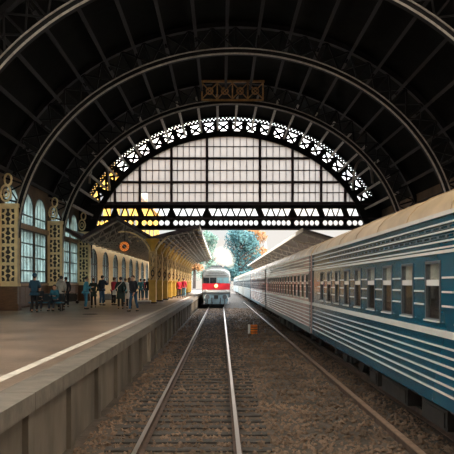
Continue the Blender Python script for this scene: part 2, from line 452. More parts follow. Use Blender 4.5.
q = MB(); q.plate(loop, [hole], XZ, -.012, .012); q.build('glazing', M['gableglass'], gs)
q = MB(); q.prism(hole, XZ, -.012, .012); q.build('clear_pane', M['clearglass'], gs)

# pierced girder under the glass
gt = thing('pierced_girder', 'long dark girder pierced with triangles and rings below the glazed end screen', 'girder', (0, GAB, 0))
xs0, xs1 = AX-RA, AX+RA+1.2
holes = []; ed = [xs0+.2]+MX+[xs1-.2]
for a, b in zip(ed[:-1], ed[1:]):
    a += .12; b -= .12; n = max(2, round((b-a)/.48)); d = (b-a)/(n+.3)
    for k in range(n):
        u = a+d*(k+.65)
        if k % 2: holes.append([(u-d*.62, 7.93), (u+d*.62, 7.93), (u+d*.10, 8.50), (u-d*.10, 8.50)])
        else: holes.append([(u-d*.62, 8.50), (u-d*.10, 7.93), (u+d*.10, 7.93), (u+d*.62, 8.50)])
    n = max(2, round((b-a)/.42)); d = (b-a)/n
    for k in range(n):
        holes.append(arc(a+d*(k+.5), 7.36, d*.46, .22, 0, 2*PI, 8)[:-1])
q = MB(); q.plate(rect(xs0, xs1, 6.85, 8.9), holes, XZ, -.05, .05); q.build('web', M['iron'], gt)
for h in (6.85, 7.72, 8.86):
    q = MB(); q.bb(xs0, xs1, -.2, .2, h-.06, h+.06); q.build('flange', M['purple_iron'], gt)

# ornate cream columns against the left wall
def ornament(q, uc, v0, hgt, wd):
    """vase and scroll figure, drawn as raised dark shapes"""
    f = lambda pts: q.prism([(uc+u*wd, v0+v*hgt) for u, v in pts], XZ, -.21, -.175)
    f([(-.10, .06), (.10, .06), (.05, .22), (.16, .38), (.06, .48), (-.06, .48), (-.16, .38), (-.05, .22)])
    f([(-.06, .52), (.06, .52), (.16, .62), (.05, .78), (.10, .94), (-.10, .94), (-.05, .78), (-.16, .62)])
    for s in (-1, 1):
        f([(s*.18, .10), (s*.36, .06), (s*.38, .30), (s*.24, .26)]); f([(s*.18, .90), (s*.36, .94), (s*.38, .70), (s*.24, .74)])
        f([(s*.24, .40), (s*.38, .36), (s*.38, .64), (s*.24, .60)])
def iron_column(label):
    t = thing('iron_column', label, 'column', (0, 0, 0), 'columns along the left hall wall')
    q = MB(); q.bb(WL, -10.38, -.32, .3, PLAT, PLAT+.35); q.bb(WL, -10.43, -.28, .28, PLAT+.35, PLAT+1.25); q.build('plinth', M['wood'], t)
    q = MB(); q.bb(WL, -10.47, -.18, .18, PLAT+1.25, 6.55); q.bb(WL, -10.40, -.24, .24, PLAT+1.25, PLAT+1.4); q.bb(WL, -10.40, -.24, .24, 6.4, 6.6); q.build('shaft', M['cream'], t)
    for x in (WL+.06, -10.50):
        q = MB(); q.bb(x-.06, x+.06, -.25, .2, PLAT+1.4, 6.4); q.build('flange', M['cream'], t)
    q = MB()
    for k in range(4): ornament(q, (WL-10.45)/2, 2.55+k*.97, .93, .84)
    q.build('ornament', M['ornament'], t)
    q = MB()                                         # scroll bracket above the capital
    q.strip(arc(-11.1, 7.15, .22, .36, 0, 2*PI, 16), arc(-11.1, 7.15, .30, .46, 0, 2*PI, 16), XZ, -.06, .06)
    q.strip(arc(-10.98, 7.85, .14, .24, 0, 2*PI, 16), arc(-10.98, 7.85, .22, .34, 0, 2*PI, 16), XZ, -.06, .06)
    q.strip(arc(-11.1, 7.15, .09, .14, 0, 2*PI, 12), arc(-11.1, 7.15, .15, .22, 0, 2*PI, 12), XZ, -.04, .04)
    q.build('scroll_bracket', M['cream'], t)
    return t
col_names = ['ornate cream iron column at the foot of the nearest roof arch', 'ornate cream iron column left of the bench under the middle arch', 'ornate cream iron column between the two large hall windows', 'ornate cream iron column at the left foot of the glazed end screen']
ic = iron_column(col_names[0]); index_kids()
for i, yb in enumerate(BAYS[1:]):
    o = ic if i == 0 else copy_tree(ic)
    o.location = (0, yb-(.05 if i < 3 else .5), 0); o['label'] = col_names[i]

# curved brackets at the haunches of the last arch
for s, lb in ((-1, 'pale curved bracket at the left haunch of the glazed end screen'), (1, 'pale curved bracket at the right haunch of the glazed end screen')):
    x = AX+s*9.9
    q = MB(); pts = []
    for i in range(15):
        a = PI*.95*i/14; pts.append((x+s*(-.75*math.cos(a)), 49.6, 9.5+2.3*math.sin(a)**.8-(.9 if i > 10 else 0)*0))
    q.tube(pts, .09, 8); tag(q.build('curved_bracket', M['rim'], smooth=True), lb, 'bracket')

# ------------------------------------------------------------------ left canopy beyond / under the screen
CY0, CY1, CP = 45.7, 104.0, 4.95
prof = [(-10.9, 6.3), (-9.65, 5.56), (-7.2, 6.95), (-4.78, 5.56), (-1.5, 6.36)]
ct = thing('platform_canopy', 'dark zigzag canopy roof over the left platform', 'canopy', (0, 0, 0))
q = MB(); q.strip(prof, [(u, v+.12) for u, v in prof], XZ, CY0, CY1); q.build('roof', M['canopy'], ct)
q = MB(); q.strip([(u, v-.06) for u, v in prof], [(u, v+.20) for u, v in prof], XZ, CY0-.06, CY0); q.build('front_board', M['purple_iron'], ct)
q = MB(); q.bb(-1.56, -1.46, CY0, CY1, 6.22, 6.50); q.build('eave_board', M['fascia'], ct)
k = 0; y = CY0+.3
while y < CY1:
    q = MB()
    for (a, b) in zip(prof[:-1], prof[1:]):
        q.bar((a[0], y, a[1]-.12), (b[0], y, b[1]-.12), .09, .16)
    q.bar((-9.65, y, 5.35), (-4.78, y, 5.35), .08, .08)
    for i in range(6):
        x0 = -9.4+i*.75; z_ = lambda x: 5.45+1.3*(1-abs(x+7.2)/2.45)
        q.bar((x0, y, 5.35), (x0+.4, y, z_(x0+.4)), .05, .05); q.bar((x0+.4, y, z_(x0+.4)), (x0+.75, y, 5.35), .05, .05)
    for i in range(5):
        x0 = -4.6+i*.6; q.bar((x0, y, 5.4+i*.1), (x0+.35, y, 5.62+i*.15), .05, .05)
    q.build('truss', M['truss'], ct); y += CP/2
for i in range(9):
    x = -4.5+i*.36; q = MB(); q.bb(x-.04, x+.04, CY0, CY1, 5.56+(x+4.78)*.244-.16, 5.56+(x+4.78)*.244-.05); q.build('roof_batten', M['truss'], ct)
# canopy columns with their brackets
def canopy_column(label):
    t = thing('canopy_column', label, 'column', (0, 0, 0), 'ochre canopy columns')
    q = MB(); q.bb(-.30, .30, -.30, .30, 0, .10); q.build('foot', M['rubber'], t)
    q = MB(); q.bb(-.24, .24, -.24, .24, .10, 1.55); q.bb(-.28, .28, -.28, .28, 1.5, 1.62); q.build('pedestal', M['ochre'], t)
    q = MB()
    for sx in (-1, 1):
        for sy in (-1, 1): q.bb(sx*.20-.05, sx*.20+.05, sy*.2-.05, sy*.2+.05, 1.6, 3.55)
    q.bb(-.17, .17, -.03, .03, 1.6, 3.5)
    q.bb(-.26, .26, -.26, .26, 3.5, 3.62); q.build('shaft', M['creamwall'], t)
    q = MB()
    for k in range(2): 
        c_ = 2.1+k*.95
        q.strip(arc(0, c_, .07, .14, 0, 2*PI, 12), arc(0, c_, .13, .26, 0, 2*PI, 12), XZ, -.06, -.03)
        for s in (-1, 1): q.bar((0, -.045, c_+s*.26), (s*.13, -.045, c_+s*.45), .05, .03)
    q.build('ornament', M['ornament'], t)
    q = MB(); q.lathe([(.16, 3.6), (.17, 3.8), (.24, 4.05), (.42, 4.3), (.5, 4.42), (.5, 4.5)], n=12); q.build('capital', M['ochre'], t)
    for s in (-1, 1):
        R = 2.6 if s > 0 else 2.0
        q = MB(); q.strip(arc(s*R, 2.6, R-.03, 2.35+(s > 0)*.15, PI if s > 0 else 0, PI*.42 if s > 0 else PI*.56, 14),
                          arc(s*R, 2.6, R+.07, 2.45+(s > 0)*.15, PI if s > 0 else 0, PI*.42 if s > 0 else PI*.56, 14), XZ, -.10, .10)
        q.build('arched_bracket', M['cream'], t)
    return t
ords = ['nearest', 'second', 'third', 'fourth', 'fifth', 'sixth', 'seventh', 'eighth', 'ninth', 'tenth', 'eleventh', 'twelfth']
cc = canopy_column(''); index_kids()
for i in range(12):
    o = cc if i == 0 else copy_tree(cc)
    o.location = (-4.76, CY0+.3+i*CP, PLAT)
    o['label'] = '%s ochre canopy column on the left platform, counting away from the hall' % ords[i]
# round clock under the gable of the canopy
t = thing('station_clock', 'round orange station clock hanging under the canopy front', 'clock', (-6.62, 45.3, 5.02))
q = MB(); q.lathe([(.36, .09), (.38, 0), (.36, -.09)], axis='y', n=24); q.build('case', M['black'], t, True)
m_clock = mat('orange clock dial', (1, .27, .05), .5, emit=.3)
q = MB(); q.strip(arc(0, 0, .16, .16, 0, 2*PI, 24), arc(0, 0, .33, .33, 0, 2*PI, 24), XZ, -.115, -.09); q.build('dial_ring', m_clock, t)
for k in range(12):
    a = PI/6*k; q = MB(); q.bar((.21*math.sin(a), -.122, .21*math.cos(a)), (.30*math.sin(a), -.122, .30*math.cos(a)), .03, .012); q.build('hour_mark', M['black'], t)
q = MB(); q.lathe([(.15, -.10), (.15, -.112)], axis='y', n=18); q.build('dial_centre', mat('dark clock centre', (.12, .05, .03), .5), t)
for a, L in ((-.9, .17), (2.2, .26)):
    q = MB(); q.bar((0, -.13, 0), (L*math.sin(a), -.13, L*math.cos(a)), .03, .012); q.build('hand', M['white'], t)
q = MB(); q.tube([(0, 0, .37), (0, .4, 1.7)], .025); q.build('hanger', M['black'], t)

# station building beyond the hall: arched windows below, saffron facade above
holes = [lancet(59.2+6.1*k, 3.5, 2.3, 4.2, 5.6, 8) for k in range(10)]
t = thing('station_building', 'long saffron yellow station building beside the left platform beyond the hall', 'building', (0, 0, 0))
q = MB(); q.plate(rect(53.5, 122, .2, 6.2), holes, YZ, WL-.12, WL); q.build('arcade_wall', M['creamwall'], t)
q = MB(); q.bb(WL-9, WL-.05, 53.6, 122, 6.2, 14.6); q.build('upper_wall', M['yellow'], t)
q = MB(); q.bb(WL-9.2, WL+.3, 53.5, 122.3, 14.6, 15.1); q.build('cornice', M['creamwall'], t)
q = MB(); q.bb(WL-.32, WL-.20, 53.6, 122, .2, 6.15); q.build('window_light_backing', mat('pale teal window light colour', (.36, .52, .52), .7, var=.3, scale=2), t)  # backing sheet, its pale teal stands in for light behind the windows
for k in range(10):
    yc = 59.2+6.1*k; f = MB(); xg = WL-.05
    f.strip(lancet(yc, 3.3, 2.4, 4.2, 5.5, 8), lancet(yc, 3.52, 2.28, 4.2, 5.62, 8), YZ, xg-.04, xg+.04, True)
    for d in (-.55, .55): f.bb(xg-.03, xg+.03, yc+d-.05, yc+d+.05, 2.3, 5.25)
    for h in (3.1, 4.2): f.bb(xg-.03, xg+.03, yc-1.7, yc+1.7, h-.05, h+.05)
    fo = f.build('arched_window', M['winframe'], t)
    p_ = MB(); p_.prism(lancet(yc, 3.4, 2.35, 4.2, 5.55, 8), YZ, xg-.015, xg+.015); p_.build('pane', M['clearglass'], fo)
for k in range(11):
    yc = 57+6.1*k
    if yc < 120:
        f = MB(); f.bb(WL-.06, WL+.0, yc-.9, yc+.9, 8.4, 11.6); f.build('upper_window', M['winframe'], t)

# right canopy, over the platform behind the coaches
prof2 = [(6.1, 6.45), (9.3, 5.5), (12.6, 6.5)]
ct = thing('platform_canopy', 'dark canopy roof behind the passenger coaches on the right', 'canopy', (0, 0, 0))
q = MB(); q.strip(prof2, [(u, v+.14) for u, v in prof2], XZ, 49.0, 150); q.build('roof', M['canopy'], ct)
q = MB(); q.bb(6.02, 6.10, 49, 150, 6.34, 6.60); q.build('eave_board', M['fascia'], ct)
for i in range(14):
    y = 50+i*7.2; q = MB(); q.bar((6.2, y, 6.25), (9.3, y, 5.3), .1, .2); q.bar((9.3, y, 5.3), (12.5, y, 6.3), .1, .2)
    for k in range(6): q.bar((6.5+k*.5, y, 6.2-k*.15), (6.7+k*.5, y, 5.6-k*.02), .05, .05)
    q.bar((6.4, y, 5.6), (9.3, y, 5.2), .06, .06); q.build('truss', M['truss'], ct)
for i in range(14):
    t = thing('canopy_post', 'dark post of the right-hand canopy, seen past the coaches', 'post', (9.3, 50+i*7.2, PLAT), 'posts of the right canopy')
    q = MB(); q.bb(-.3, .3, -.3, .3, 0, .4); q.build('foot', M['truss'], t)
    q = MB(); q.tube([(0, 0, .4), (0, 0, 4.36)], .13, 10); q.build('shaft', M['truss'], t)

# ------------------------------------------------------------------ tracks
TX1, TX2 = -.51, 4.8
def rail_mesh(y0, y1):
    q = MB(); pr = [(-.07, -.17), (.07, -.17), (.07, -.155), (.012, -.13), (.012, -.045), (.036, -.03), (.036, 0), (-.036, 0), (-.036, -.03), (-.012, -.045), (-.012, -.13), (-.07, -.155)]
    q.prism(pr, XZ, y0, y1); return q
for x, y1, lb in ((TX1-.78, 200, 'left rail of the clear track in front of the diesel'), (TX1+.78, 200, 'right rail of the clear track in front of the diesel'),
              (TX2-.78, 220, 'rail under the platform side of the passenger coaches'), (TX2+.78, 220, 'rail under the far side of the passenger coaches')):
    t = thing('rail', lb, 'rail', (x, 0, 0), 'running rails')
    rail_mesh(-12, y1).build('foot_and_web', M['rust'], t)
    q = MB(); q.bb(-.034, .034, -12, y1, -.004, .004); q.build('polished_head', M['rail'], t)
sm = None
for i in range(118):
    y = 4+i*.56
    if sm is None:
        q = MB(); q.bb(-1.35, 1.35, -.12, .12, -.33, -.172); q.bb(-.92, -.64, -.09, .09, -.172, -.168); q.bb(.64, .92, -.09, .09, -.172, -.168); sm = q.mesh('sleeper'); sm.materials.append(M['sleeper'])
    o = bpy.data.objects.new('sleeper', sm); COL.objects.link(o); o.location = (TX1+random.uniform(-.02, .02), y, 0); o.rotation_euler = (0, 0, random.uniform(-.01, .01))
    tag(o, 'dark oiled sleeper across the clear track', 'sleeper', 'sleepers of the clear track')
# loose ballast
def stone_field(n, x0, x1, y0, y1, s0, s1, seed):
    R = random.Random(seed); q = MB()
    for i in range(n):
        y = y0*((y1/y0)**R.random()); x = R.uniform(x0, x1); s = R.uniform(s0, s1)*(1+y/60)
        if abs(abs(x-TX1)-.78) < .1 or abs(abs(x-TX2)-.78) < .1: continue
        z = -.20+R.uniform(-.2, .5)*s
        rot = Matrix.Rotation(R.uniform(0, 6.28), 3, 'Z') @ Matrix.Rotation(R.uniform(0, 3), 3, 'X')
        vs = [rot @ Vector((a*s*R.uniform(.7, 1.3), b*s*R.uniform(.6, 1.2), c*s*R.uniform(.5, 1))) for a, b, c in ((1, 0, 0), (-1, 0, 0), (0, 1, 0), (0, -1, 0), (0, 0, 1), (0, 0, -1))]
        q.add([v+Vector((x, y, z)) for v in vs], [(0, 2, 4), (2, 1, 4), (1, 3, 4), (3, 0, 4), (2, 0, 5), (1, 2, 5), (3, 1, 5), (0, 3, 5)])
    return q
o = stone_field(26000, XPLAT+.1, 6.6, 7, 70, .018, .05, 3).build('ballast', M['stone'])
o['kind'] = 'stuff'; tag(o, 'loose brown ballast stones between the tracks', 'gravel')
# cable trough beside the right track
t = thing('cable_trough', 'low rusty cable duct lying beside the coaches', 'cable duct', (3.05, 0, -.2))
q = MB(); q.bb(-.04, .04, 6, 90, 0, .12); q.build('duct', M['rust'], t)
q = MB(); q.bb(-.055, .055, 6, 90, .12, .14); q.build('lid', mat('brown duct lid', (.26, .17, .12), .5, var=.3), t)
# orange signal drum
t = thing('signal_drum', 'orange ribbed signal drum standing on the ballast between the tracks', 'marker', (1.76, 35.2, -.2))
q = MB(); q.lathe([(.17, 0), (.185, .05), (.185, .45), (.17, .5)], n=18); q.build('body', mat('orange paint', (1, .24, .02), .5, var=.1), t, True)
for h in (.12, .25, .38):
    q = MB(); q.lathe([(.187, h-.022), (.197, h), (.187, h+.022)], n=18); q.build('dark_hoop', M['rust'], t)
q = MB(); q.bb(-.32, -.20, -.05, .05, 0, .5); q.build('white_stake', M['white'], t)
q = MB(); q.lathe([(.15, .5), (.12, .53)], n=18); q.build('lid', M['rust'], t)

# ------------------------------------------------------------------ passenger coaches
L = 23.9
RP = [(-1.55, 3.53), (-1.50, 3.68), (-1.36, 3.84), (-1.1, 4.0), (-.7, 4.16), (-.3, 4.25), (.3, 4.25), (.7, 4.16), (1.1, 4.0), (1.36, 3.84), (1.50, 3.68), (1.55, 3.53)]
WY = [21.64-1.385*k for k in range(16)]
HW = .34
win_meshes = {}
def shared(name, fn, m):
    if name not in win_meshes:
        me = fn().mesh(name); me.materials.append(m); win_meshes[name] = me
    return win_meshes[name]
def put(name, key, fn, m, parent, loc=(0, 0, 0)):
    me = shared(key, fn, m); o = bpy.data.objects.new(name, me); COL.objects.link(o); o.location = loc; o.parent = parent; return o
CREAM_T = mat('cream coach trim', (.92, .90, .86), .24, metal=.1, var=.06, scale=3)
CURT = [mat('tan curtain', (.80, .50, .20), .8, var=.3, scale=5), mat('pale curtain', (.66, .60, .52), .8, var=.2, scale=5), mat('brown blind', (.16, .08, .045), .7)]
def make_coach(variant, paint, roofm, label, seed):
    R = random.Random(seed)
    t = thing('passenger_coach', label, 'train coach', (TX2, 0, 0), 'coaches of the right-hand train')
    holes = [rect(y-HW, y+HW, 1.95, 2.84) for y in WY]
    q = MB(); q.plate(rect(0, L, .70, 3.53), holes, YZ, -1.55, -1.50)
    q.bb(1.50, 1.55, 0, L, .70, 3.53); q.bb(-1.5, 1.5, 0, .06, .70, 3.53); q.bb(-1.5, 1.5, L-.06, L, .70, 3.53); q.bb(-1.5, 1.5, .06, L-.06, 1.1, 1.2)
    q.build('body', paint, t)
    q = MB(); q.strip(RP, [(u*.97, v-.05) for u, v in RP], XZ, -.0, L)
    q.prism([(u*.97, v-.05) for u, v in RP], XZ, 0, .03); q.prism([(u*.97, v-.05) for u, v in RP], XZ, L-.03, L)
    q.build('roof', roofm, t, True)
    if variant == 'rose': put('skirt', 'skirt', lambda: MB().bb(-1.562, -1.548, .0, L, .70, .89), TEAL, t)
    for k in range(11):
        y = 1+k*2.2
        q = MB(); q.strip([(u*1.002, v+.002) for u, v in RP], [(u*1.008, v+.014) for u, v in RP], XZ, y, y+.04); q.build('roof_seam', roofm, t)
    for k in range(5):
        put('roof_vent', 'vent'+variant, lambda: MB().lathe([(.11, -.02), (.11, .10), (.2, .12), (.2, .16), (.05, .2)], n=12), roofm, t, (.35, 2.4+k*4.7, 4.25))
    q = MB(); q.bb(-1.58, -1.545, -.0, L, 3.50, 3.56); q.build('gutter', CREAM_T, t)
    for h in (3.39, 3.27, 3.13, 1.58, 1.45, 1.32, 1.18, 1.04, .91):
        put('side_rib', 'rib', lambda: MB().bb(-1.575, -1.548, .02, L-.02, -.013, .013), CREAM_T, t, (0, 0, h))
    put('window_head_band', 'band1', lambda: MB().bb(-1.57, -1.548, .02, L-.02, -.045, .0).bb(-1.57, -1.548, .02, L-.02, .025, .05), CREAM_T, t, (0, 0, 3.0))
    put('sill_band', 'band2', lambda: MB().bb(-1.585, -1.548, .02, L-.02, -.05, .05), CREAM_T, t, (0, 0, 1.78))
    # louvres between the upper ribs
    def louv():
        q = MB(); q.plate(rect(1.9, 20.1, -.028, .028), [rect(2+k*.36, 2.26+k*.36, -.018, .018) for k in range(50)], YZ, -1.556, -1.549)
        return q
    put('louvre_row', 'louv', louv, M['dkgrey'], t, (0, 0, 3.33)); put('louvre_row', 'louv', louv, M['dkgrey'], t, (0, .1, 3.2))
    piers = [(WY[k]+WY[k+1])/2 for k in range(15)]+[WY[0]+.69, WY[15]-.69]
    for y in piers:
        put('pier_trim', 'pier', lambda: MB().bb(-1.572, -1.548, -.24, .24, -.222, -.194).bb(-1.572, -1.548, -.24, .24, -.014, .014).bb(-1.572, -1.548, -.24, .24, .194, .222), CREAM_T, t, (0, y, 2.39))
    for k, y in enumerate(WY):
        def fr():
            q = MB(); q.strip(rect(-HW+.025, HW-.025, 1.975, 2.815), rect(-HW-.02, HW+.02, 1.93, 2.86), YZ, -1.565, -1.50, True); return q
        f = put('window', 'wf', fr, M['coachframe'], t, (0, y, 0))
        put('pane', 'wp', lambda: MB().bb(-1.527, -1.52, -HW+.03, HW-.03, 1.97, 2.82), M['coachglass'], f)
        put('divider', 'wd', lambda: MB().bb(-1.56, -1.515, -HW+.04, HW-.04, 2.48, 2.57), CREAM_T, f)
        put('sill', 'ws', lambda: MB().bb(-1.60, -1.55, -HW, HW, 1.93, 1.955), CREAM_T, f)
        r = R.random()
        if r < .62:
            c = R.choice((0, 0, 1, 2)); full = R.random() < .4
            if full: put('curtain', 'cu%d' % c, lambda: MB().bb(-1.47, -1.46, -HW+.02, HW-.02, 1.97, 2.82), CURT[c], f)
            else: put('curtain', 'cs%d' % c, lambda: MB().bb(-1.47, -1.46, -HW+.02, HW-.02, 1.97, 2.5), CURT[c], f)
        if R.random() < .85: put('upper_blind', 'ub', lambda: MB().bb(-1.49, -1.48, -HW+.02, HW-.02, 2.56, 2.82), CURT[1], f)
    q = MB(); q.bb(-.95, -.9, .3, L-.3, 1.2, 3.5); q.build('corridor_partition', M['brownwall'], t)
    q = MB(); q.bb(-1.2, 1.2, .4, L-.4, .48, .72); q.build('underframe', M['darkmetal'], t)
    for k, (y, ln) in enumerate(((8.2, 1.8), (10.8, 1.3), (13, 2.0), (15.4, .8))):
        q = MB(); q.bb(-1.25, -.6, y, y+ln, .18, .5); q.bb(-1.27, -1.25, y+.1, y+ln-.1, .22, .46); q.build('battery_box', M['darkmetal'], t)
    for yb in (3.6, L-3.6):
        q = MB(); q.bb(-1.12, -.94, yb-1.7, yb+1.7, .42, .62); q.bb(.94, 1.12, yb-1.7, yb+1.7, .42, .62); q.bb(-1.1, 1.1, yb-.2, yb+.2, .38, .58)
        for s in (-1.2, 1.2):
            for d in (-.18, 0, .18): q.tube([(-1.03, yb+s+d, .3), (-1.03, yb+s+d, .5)], .06, 8)
            q.box((-1.03, yb+s, .40), (.22, .3, .26))
        b = q.build('bogie', M['darkmetal'], t)
        for s in (-1.2, 1.2):
            for sx in (-.78, .78):
                put('wheel', 'whl', lambda: MB().lathe([(.05, -.09), (.455, -.07), (.475, 0), (.46, .06), (.3, .03), (.05, .07)], axis='x', n=24), M['darkmetal'], b, (sx, yb+s, .462))
    for ye, s in ((0, -1), (L, 1)):
        q = MB(); q.bb(-.85, .85, min(ye, ye+s*.2), max(ye, ye+s*.2), .9, 3.4); q.build('gangway_bellows', M['rubber'], t)
        for sx in (-.9, .9):
            q = MB(); q.tube([(sx, ye, 1.0), (sx, ye+s*.2, 1.0)], .10, 10); q.build('buffer', M['darkmetal'], t)
    for ye in (.0, L):
        s = -1 if ye == 0 else 1
        put('tail_lamp', 'tl', lambda: MB().ball((0, 0, 0), (.07, .05, .09)), M['tail'], t, (-1.38, ye+s*.05, 2.45))
        put('corner_strip', 'cs', lambda: MB().bb(-.03, .03, -.06, .06, 0, 2.8), M['dkgrey'], t, (-1.55, ye-s*.1, .72))
    return t
M['coachglass'] = glass_mat('coach window glass', (.85, .88, .88), .86, rough=.04, gloss=.16)
M['coachframe'] = mat('grey window rubber', (.10, .11, .12), .4)
M['brownwall'] = mat('brown inner partition', (.09, .05, .03), .6, var=.3)
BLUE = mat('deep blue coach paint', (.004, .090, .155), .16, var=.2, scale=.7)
TEAL = mat('faded teal coach paint', (.20, .32, .36), .3, var=.2, scale=.7)  # lighter teal for the far coaches and the skirt strip
ROSE_REFLECTION = mat('coach colour with warm reflection painted in', (.50, .33, .30), .2, var=.2, scale=.7)  # blue coach with the warm glow it reflects painted into the colour
ROOFM = mat('coach roof tinted for warm light', (.50, .37, .24), .36, var=.3, scale=1.2)  # grey roof, the warm light on it put into the cream tint
bounds = [23.45, 47.8, 72.2, 96.6, 121, 145.4, 169.8, 194.2]
lbs = ['deep blue coach with cream ribs, nearest of the right-hand train', 'second coach of the right-hand train, coupled behind the nearest blue one', 'third coach of the right-hand train, beside the end screen of the hall', 'fourth coach of the right-hand train, out under the open sky', 'fifth coach of the right-hand train, far down the track', 'sixth coach of the right-hand train, far down the track', 'farthest coach of the right-hand train, beyond the diesel']
proto = {}
for i, lb in enumerate(lbs):
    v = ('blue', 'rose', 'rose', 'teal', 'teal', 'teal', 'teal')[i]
    if v in proto:
        o = copy_tree(proto[v]); o['label'] = lb
    else:
        o = make_coach(v, {'blue': BLUE, 'rose': ROSE_REFLECTION, 'teal': TEAL}[v], ROOFM, lb, 23+i); proto[v] = o; index_kids()
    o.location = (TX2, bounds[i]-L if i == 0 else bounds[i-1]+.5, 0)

# ------------------------------------------------------------------ the diesel railcar, facing us
DY = 69.0
t = thing('diesel_railcar', 'grey and red diesel railcar coming towards us on the clear track', 'train', (TX1, DY, 0))
def sec(w_, zb, ze, zt): return [(-w_, zb), (w_, zb), (w_, ze), (w_*.93, ze+(zt-ze)*.45), (w_*.72, ze+(zt-ze)*.78), (w_*.38, zt-.04), (-w_*.38, zt-.04), (-w_*.72, ze+(zt-ze)*.78), (-w_*.93, ze+(zt-ze)*.45), (-w_, ze)]
def loft(s0, y0, s1, y1):
    q = MB(); n = len(s0)
    vs = [(u, y0, v) for u, v in s0]+[(u, y1, v) for u, v in s1]
    return q.add(vs, [tuple(range(n)), tuple(range(n, 2*n))]+[(i, (i+1) % n, n+(i+1) % n, n+i) for i in range(n)])
q = loft(sec(1.50, 1.0, 3.35, 4.2), .55, sec(1.52, 1.0, 3.35, 4.25), 24.0)
q.build('body', M['grey'], t)
q = loft(sec(1.38, 1.62, 3.1, 3.75), .0, sec(1.5, 1.62, 3.3, 4.05), .56); q.build('cab_front', M['grey'], t)
q = MB(); q.prism([(-1.40, 3.12), (1.40, 3.12), (1.34, 3.42), (1.02, 3.72), (.5, 3.86), (-.5, 3.86), (-1.02, 3.72), (-1.34, 3.42)], XZ, -.03, .4); q.build('brow', M['grey'], t)
q = MB(); q.bb(-1.1, 1.1, -.06, -.03, 3.28, 3.34); q.bb(-.85, .85, -.06, -.03, 3.55, 3.6); q.build('brow_louvre', M['dkgrey'], t)
for x0, x1 in ((-1.30, -.72), (-.64, .02), (.10, .68), (.75, 1.30)):
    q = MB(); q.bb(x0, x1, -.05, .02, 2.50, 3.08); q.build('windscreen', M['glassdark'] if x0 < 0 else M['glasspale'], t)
q = MB(); q.bb(-.70, -.66, -.07, -.0, 2.48, 3.1); q.bb(.04, .08, -.07, 0, 2.48, 3.1); q.bb(.70, .73, -.07, 0, 2.48, 3.1); q.build('window_post', M['grey'], t)
q = MB(); q.bb(-1.44, 1.44, -.06, .58, 1.82, 2.48); q.build('red_band', M['red'], t)
q = MB(); q.lathe([(.08, -.14), (.17, -.10), (.19, -.04)], (0, 0, 2.22), axis='y', n=20); o = q.build('headlight', M['headlight'], t, True); o['label'] = 'glowing warm headlight'
for sx in (-1, 1):
    q = MB(); q.lathe([(.05, -.10), (.11, -.08), (.12, -.03)], (sx*1.05, 0, 1.72), axis='y', n=14); q.build('marker_lamp', M['white'], t, True)
q = MB(); q.bb(-1.42, 1.42, -.04, .5, 1.55, 1.82); q.build('pale_band', M['white'], t)
q = MB(); q.bb(-1.45, 1.45, -.01, .5, 1.36, 1.55); q.build('grille_band', M['dkgrey'], t)
q = MB(); q.prism([(-1.35, 1.36), (1.35, 1.36), (1.28, .80), (1.05, .32), (-1.05, .32), (-1.28, .80)], XZ, .05, .4); q.build('apron', M['paleblue'], t)
for x in (-.9, -.45, .45, .9):
    q = MB(); q.bb(x-.05, x+.05, .0, .06, .35, 1.0); q.build('apron_rib', M['dkgrey'], t)
for sx in (-1, 1):
    q = MB(); q.lathe([(.24, -.38), (.24, -.33), (.10, -.31), (.10, .1)], (sx*.9, 0, 1.06), axis='y', n=18); q.build('buffer', M['dkgrey'], t, True)
    q = MB(); q.tube([(sx*1.25, -.05, .35), (sx*1.28, -.08, .8), (sx*1.1, -.08, 1.3)], .03); q.build('handrail', M['white'], t)
    q = MB(); q.bb(sx*1.2-.18, sx*1.2+.18, -.1, .3, .28, .34); q.build('step', M['dkgrey'], t)
q = MB(); q.bb(-.16, .16, -.5, .1, .92, 1.2); q.bb(-.22, .22, -.62, -.42, .88, 1.26); q.build('coupler', M['darkmetal'], t)
for x in (-.45, .45):
    q = MB(); q.tube([(x, -.0, .95), (x, -.18, .7), (x*.9, -.2, .5), (x*.8, -.05, .4)], .035); q.build('brake_hose', M['black'], t)
q = MB(); q.tube([(-.3, -.08, 2.5), (-.42, -.1, 2.85)], .015); q.tube([(.42, -.08, 2.5), (.3, -.1, 2.85)], .015); q.build('wiper', M['black'], t)
q = MB(); q.bb(-.5, .5, 1.2, 2.4, 4.2, 4.4); q.bb(-.9, .9, 5, 8, 4.2, 4.34); q.build('roof_box', M['dkgrey'], t)
q = MB(); q.tube([(.5, 3.2, 4.1), (.5, 3.2, 4.42)], .12, 10); q.build('exhaust', M['black'], t)
q = MB(); q.bb(-1.1, 1.1, 1.0, 23.5, .5, 1.0); q.build('underframe', M['darkmetal'], t)
for yb in (1.2, 3.6, 20, 22.4):
    q = MB()
    for sx in (-.78, .78): q.lathe([(.05, sx-.07), (.46, sx-.06), (.475, sx), (.45, sx+.06), (.05, sx+.07)], (0, yb, .462), axis='x', n=20)
    q.tube([(-.78, yb, .462), (.78, yb, .462)], .07, 8)
    q.build('wheelset', M['darkmetal'], t)
for k in range(12):
    for sx in (-1, 1):
        q = MB(); q.bb(sx*1.53-.02, sx*1.53+.02, 2.6+k*1.7, 3.7+k*1.7, 2.35, 3.1); q.build('side_window', M['glassdark'], t)

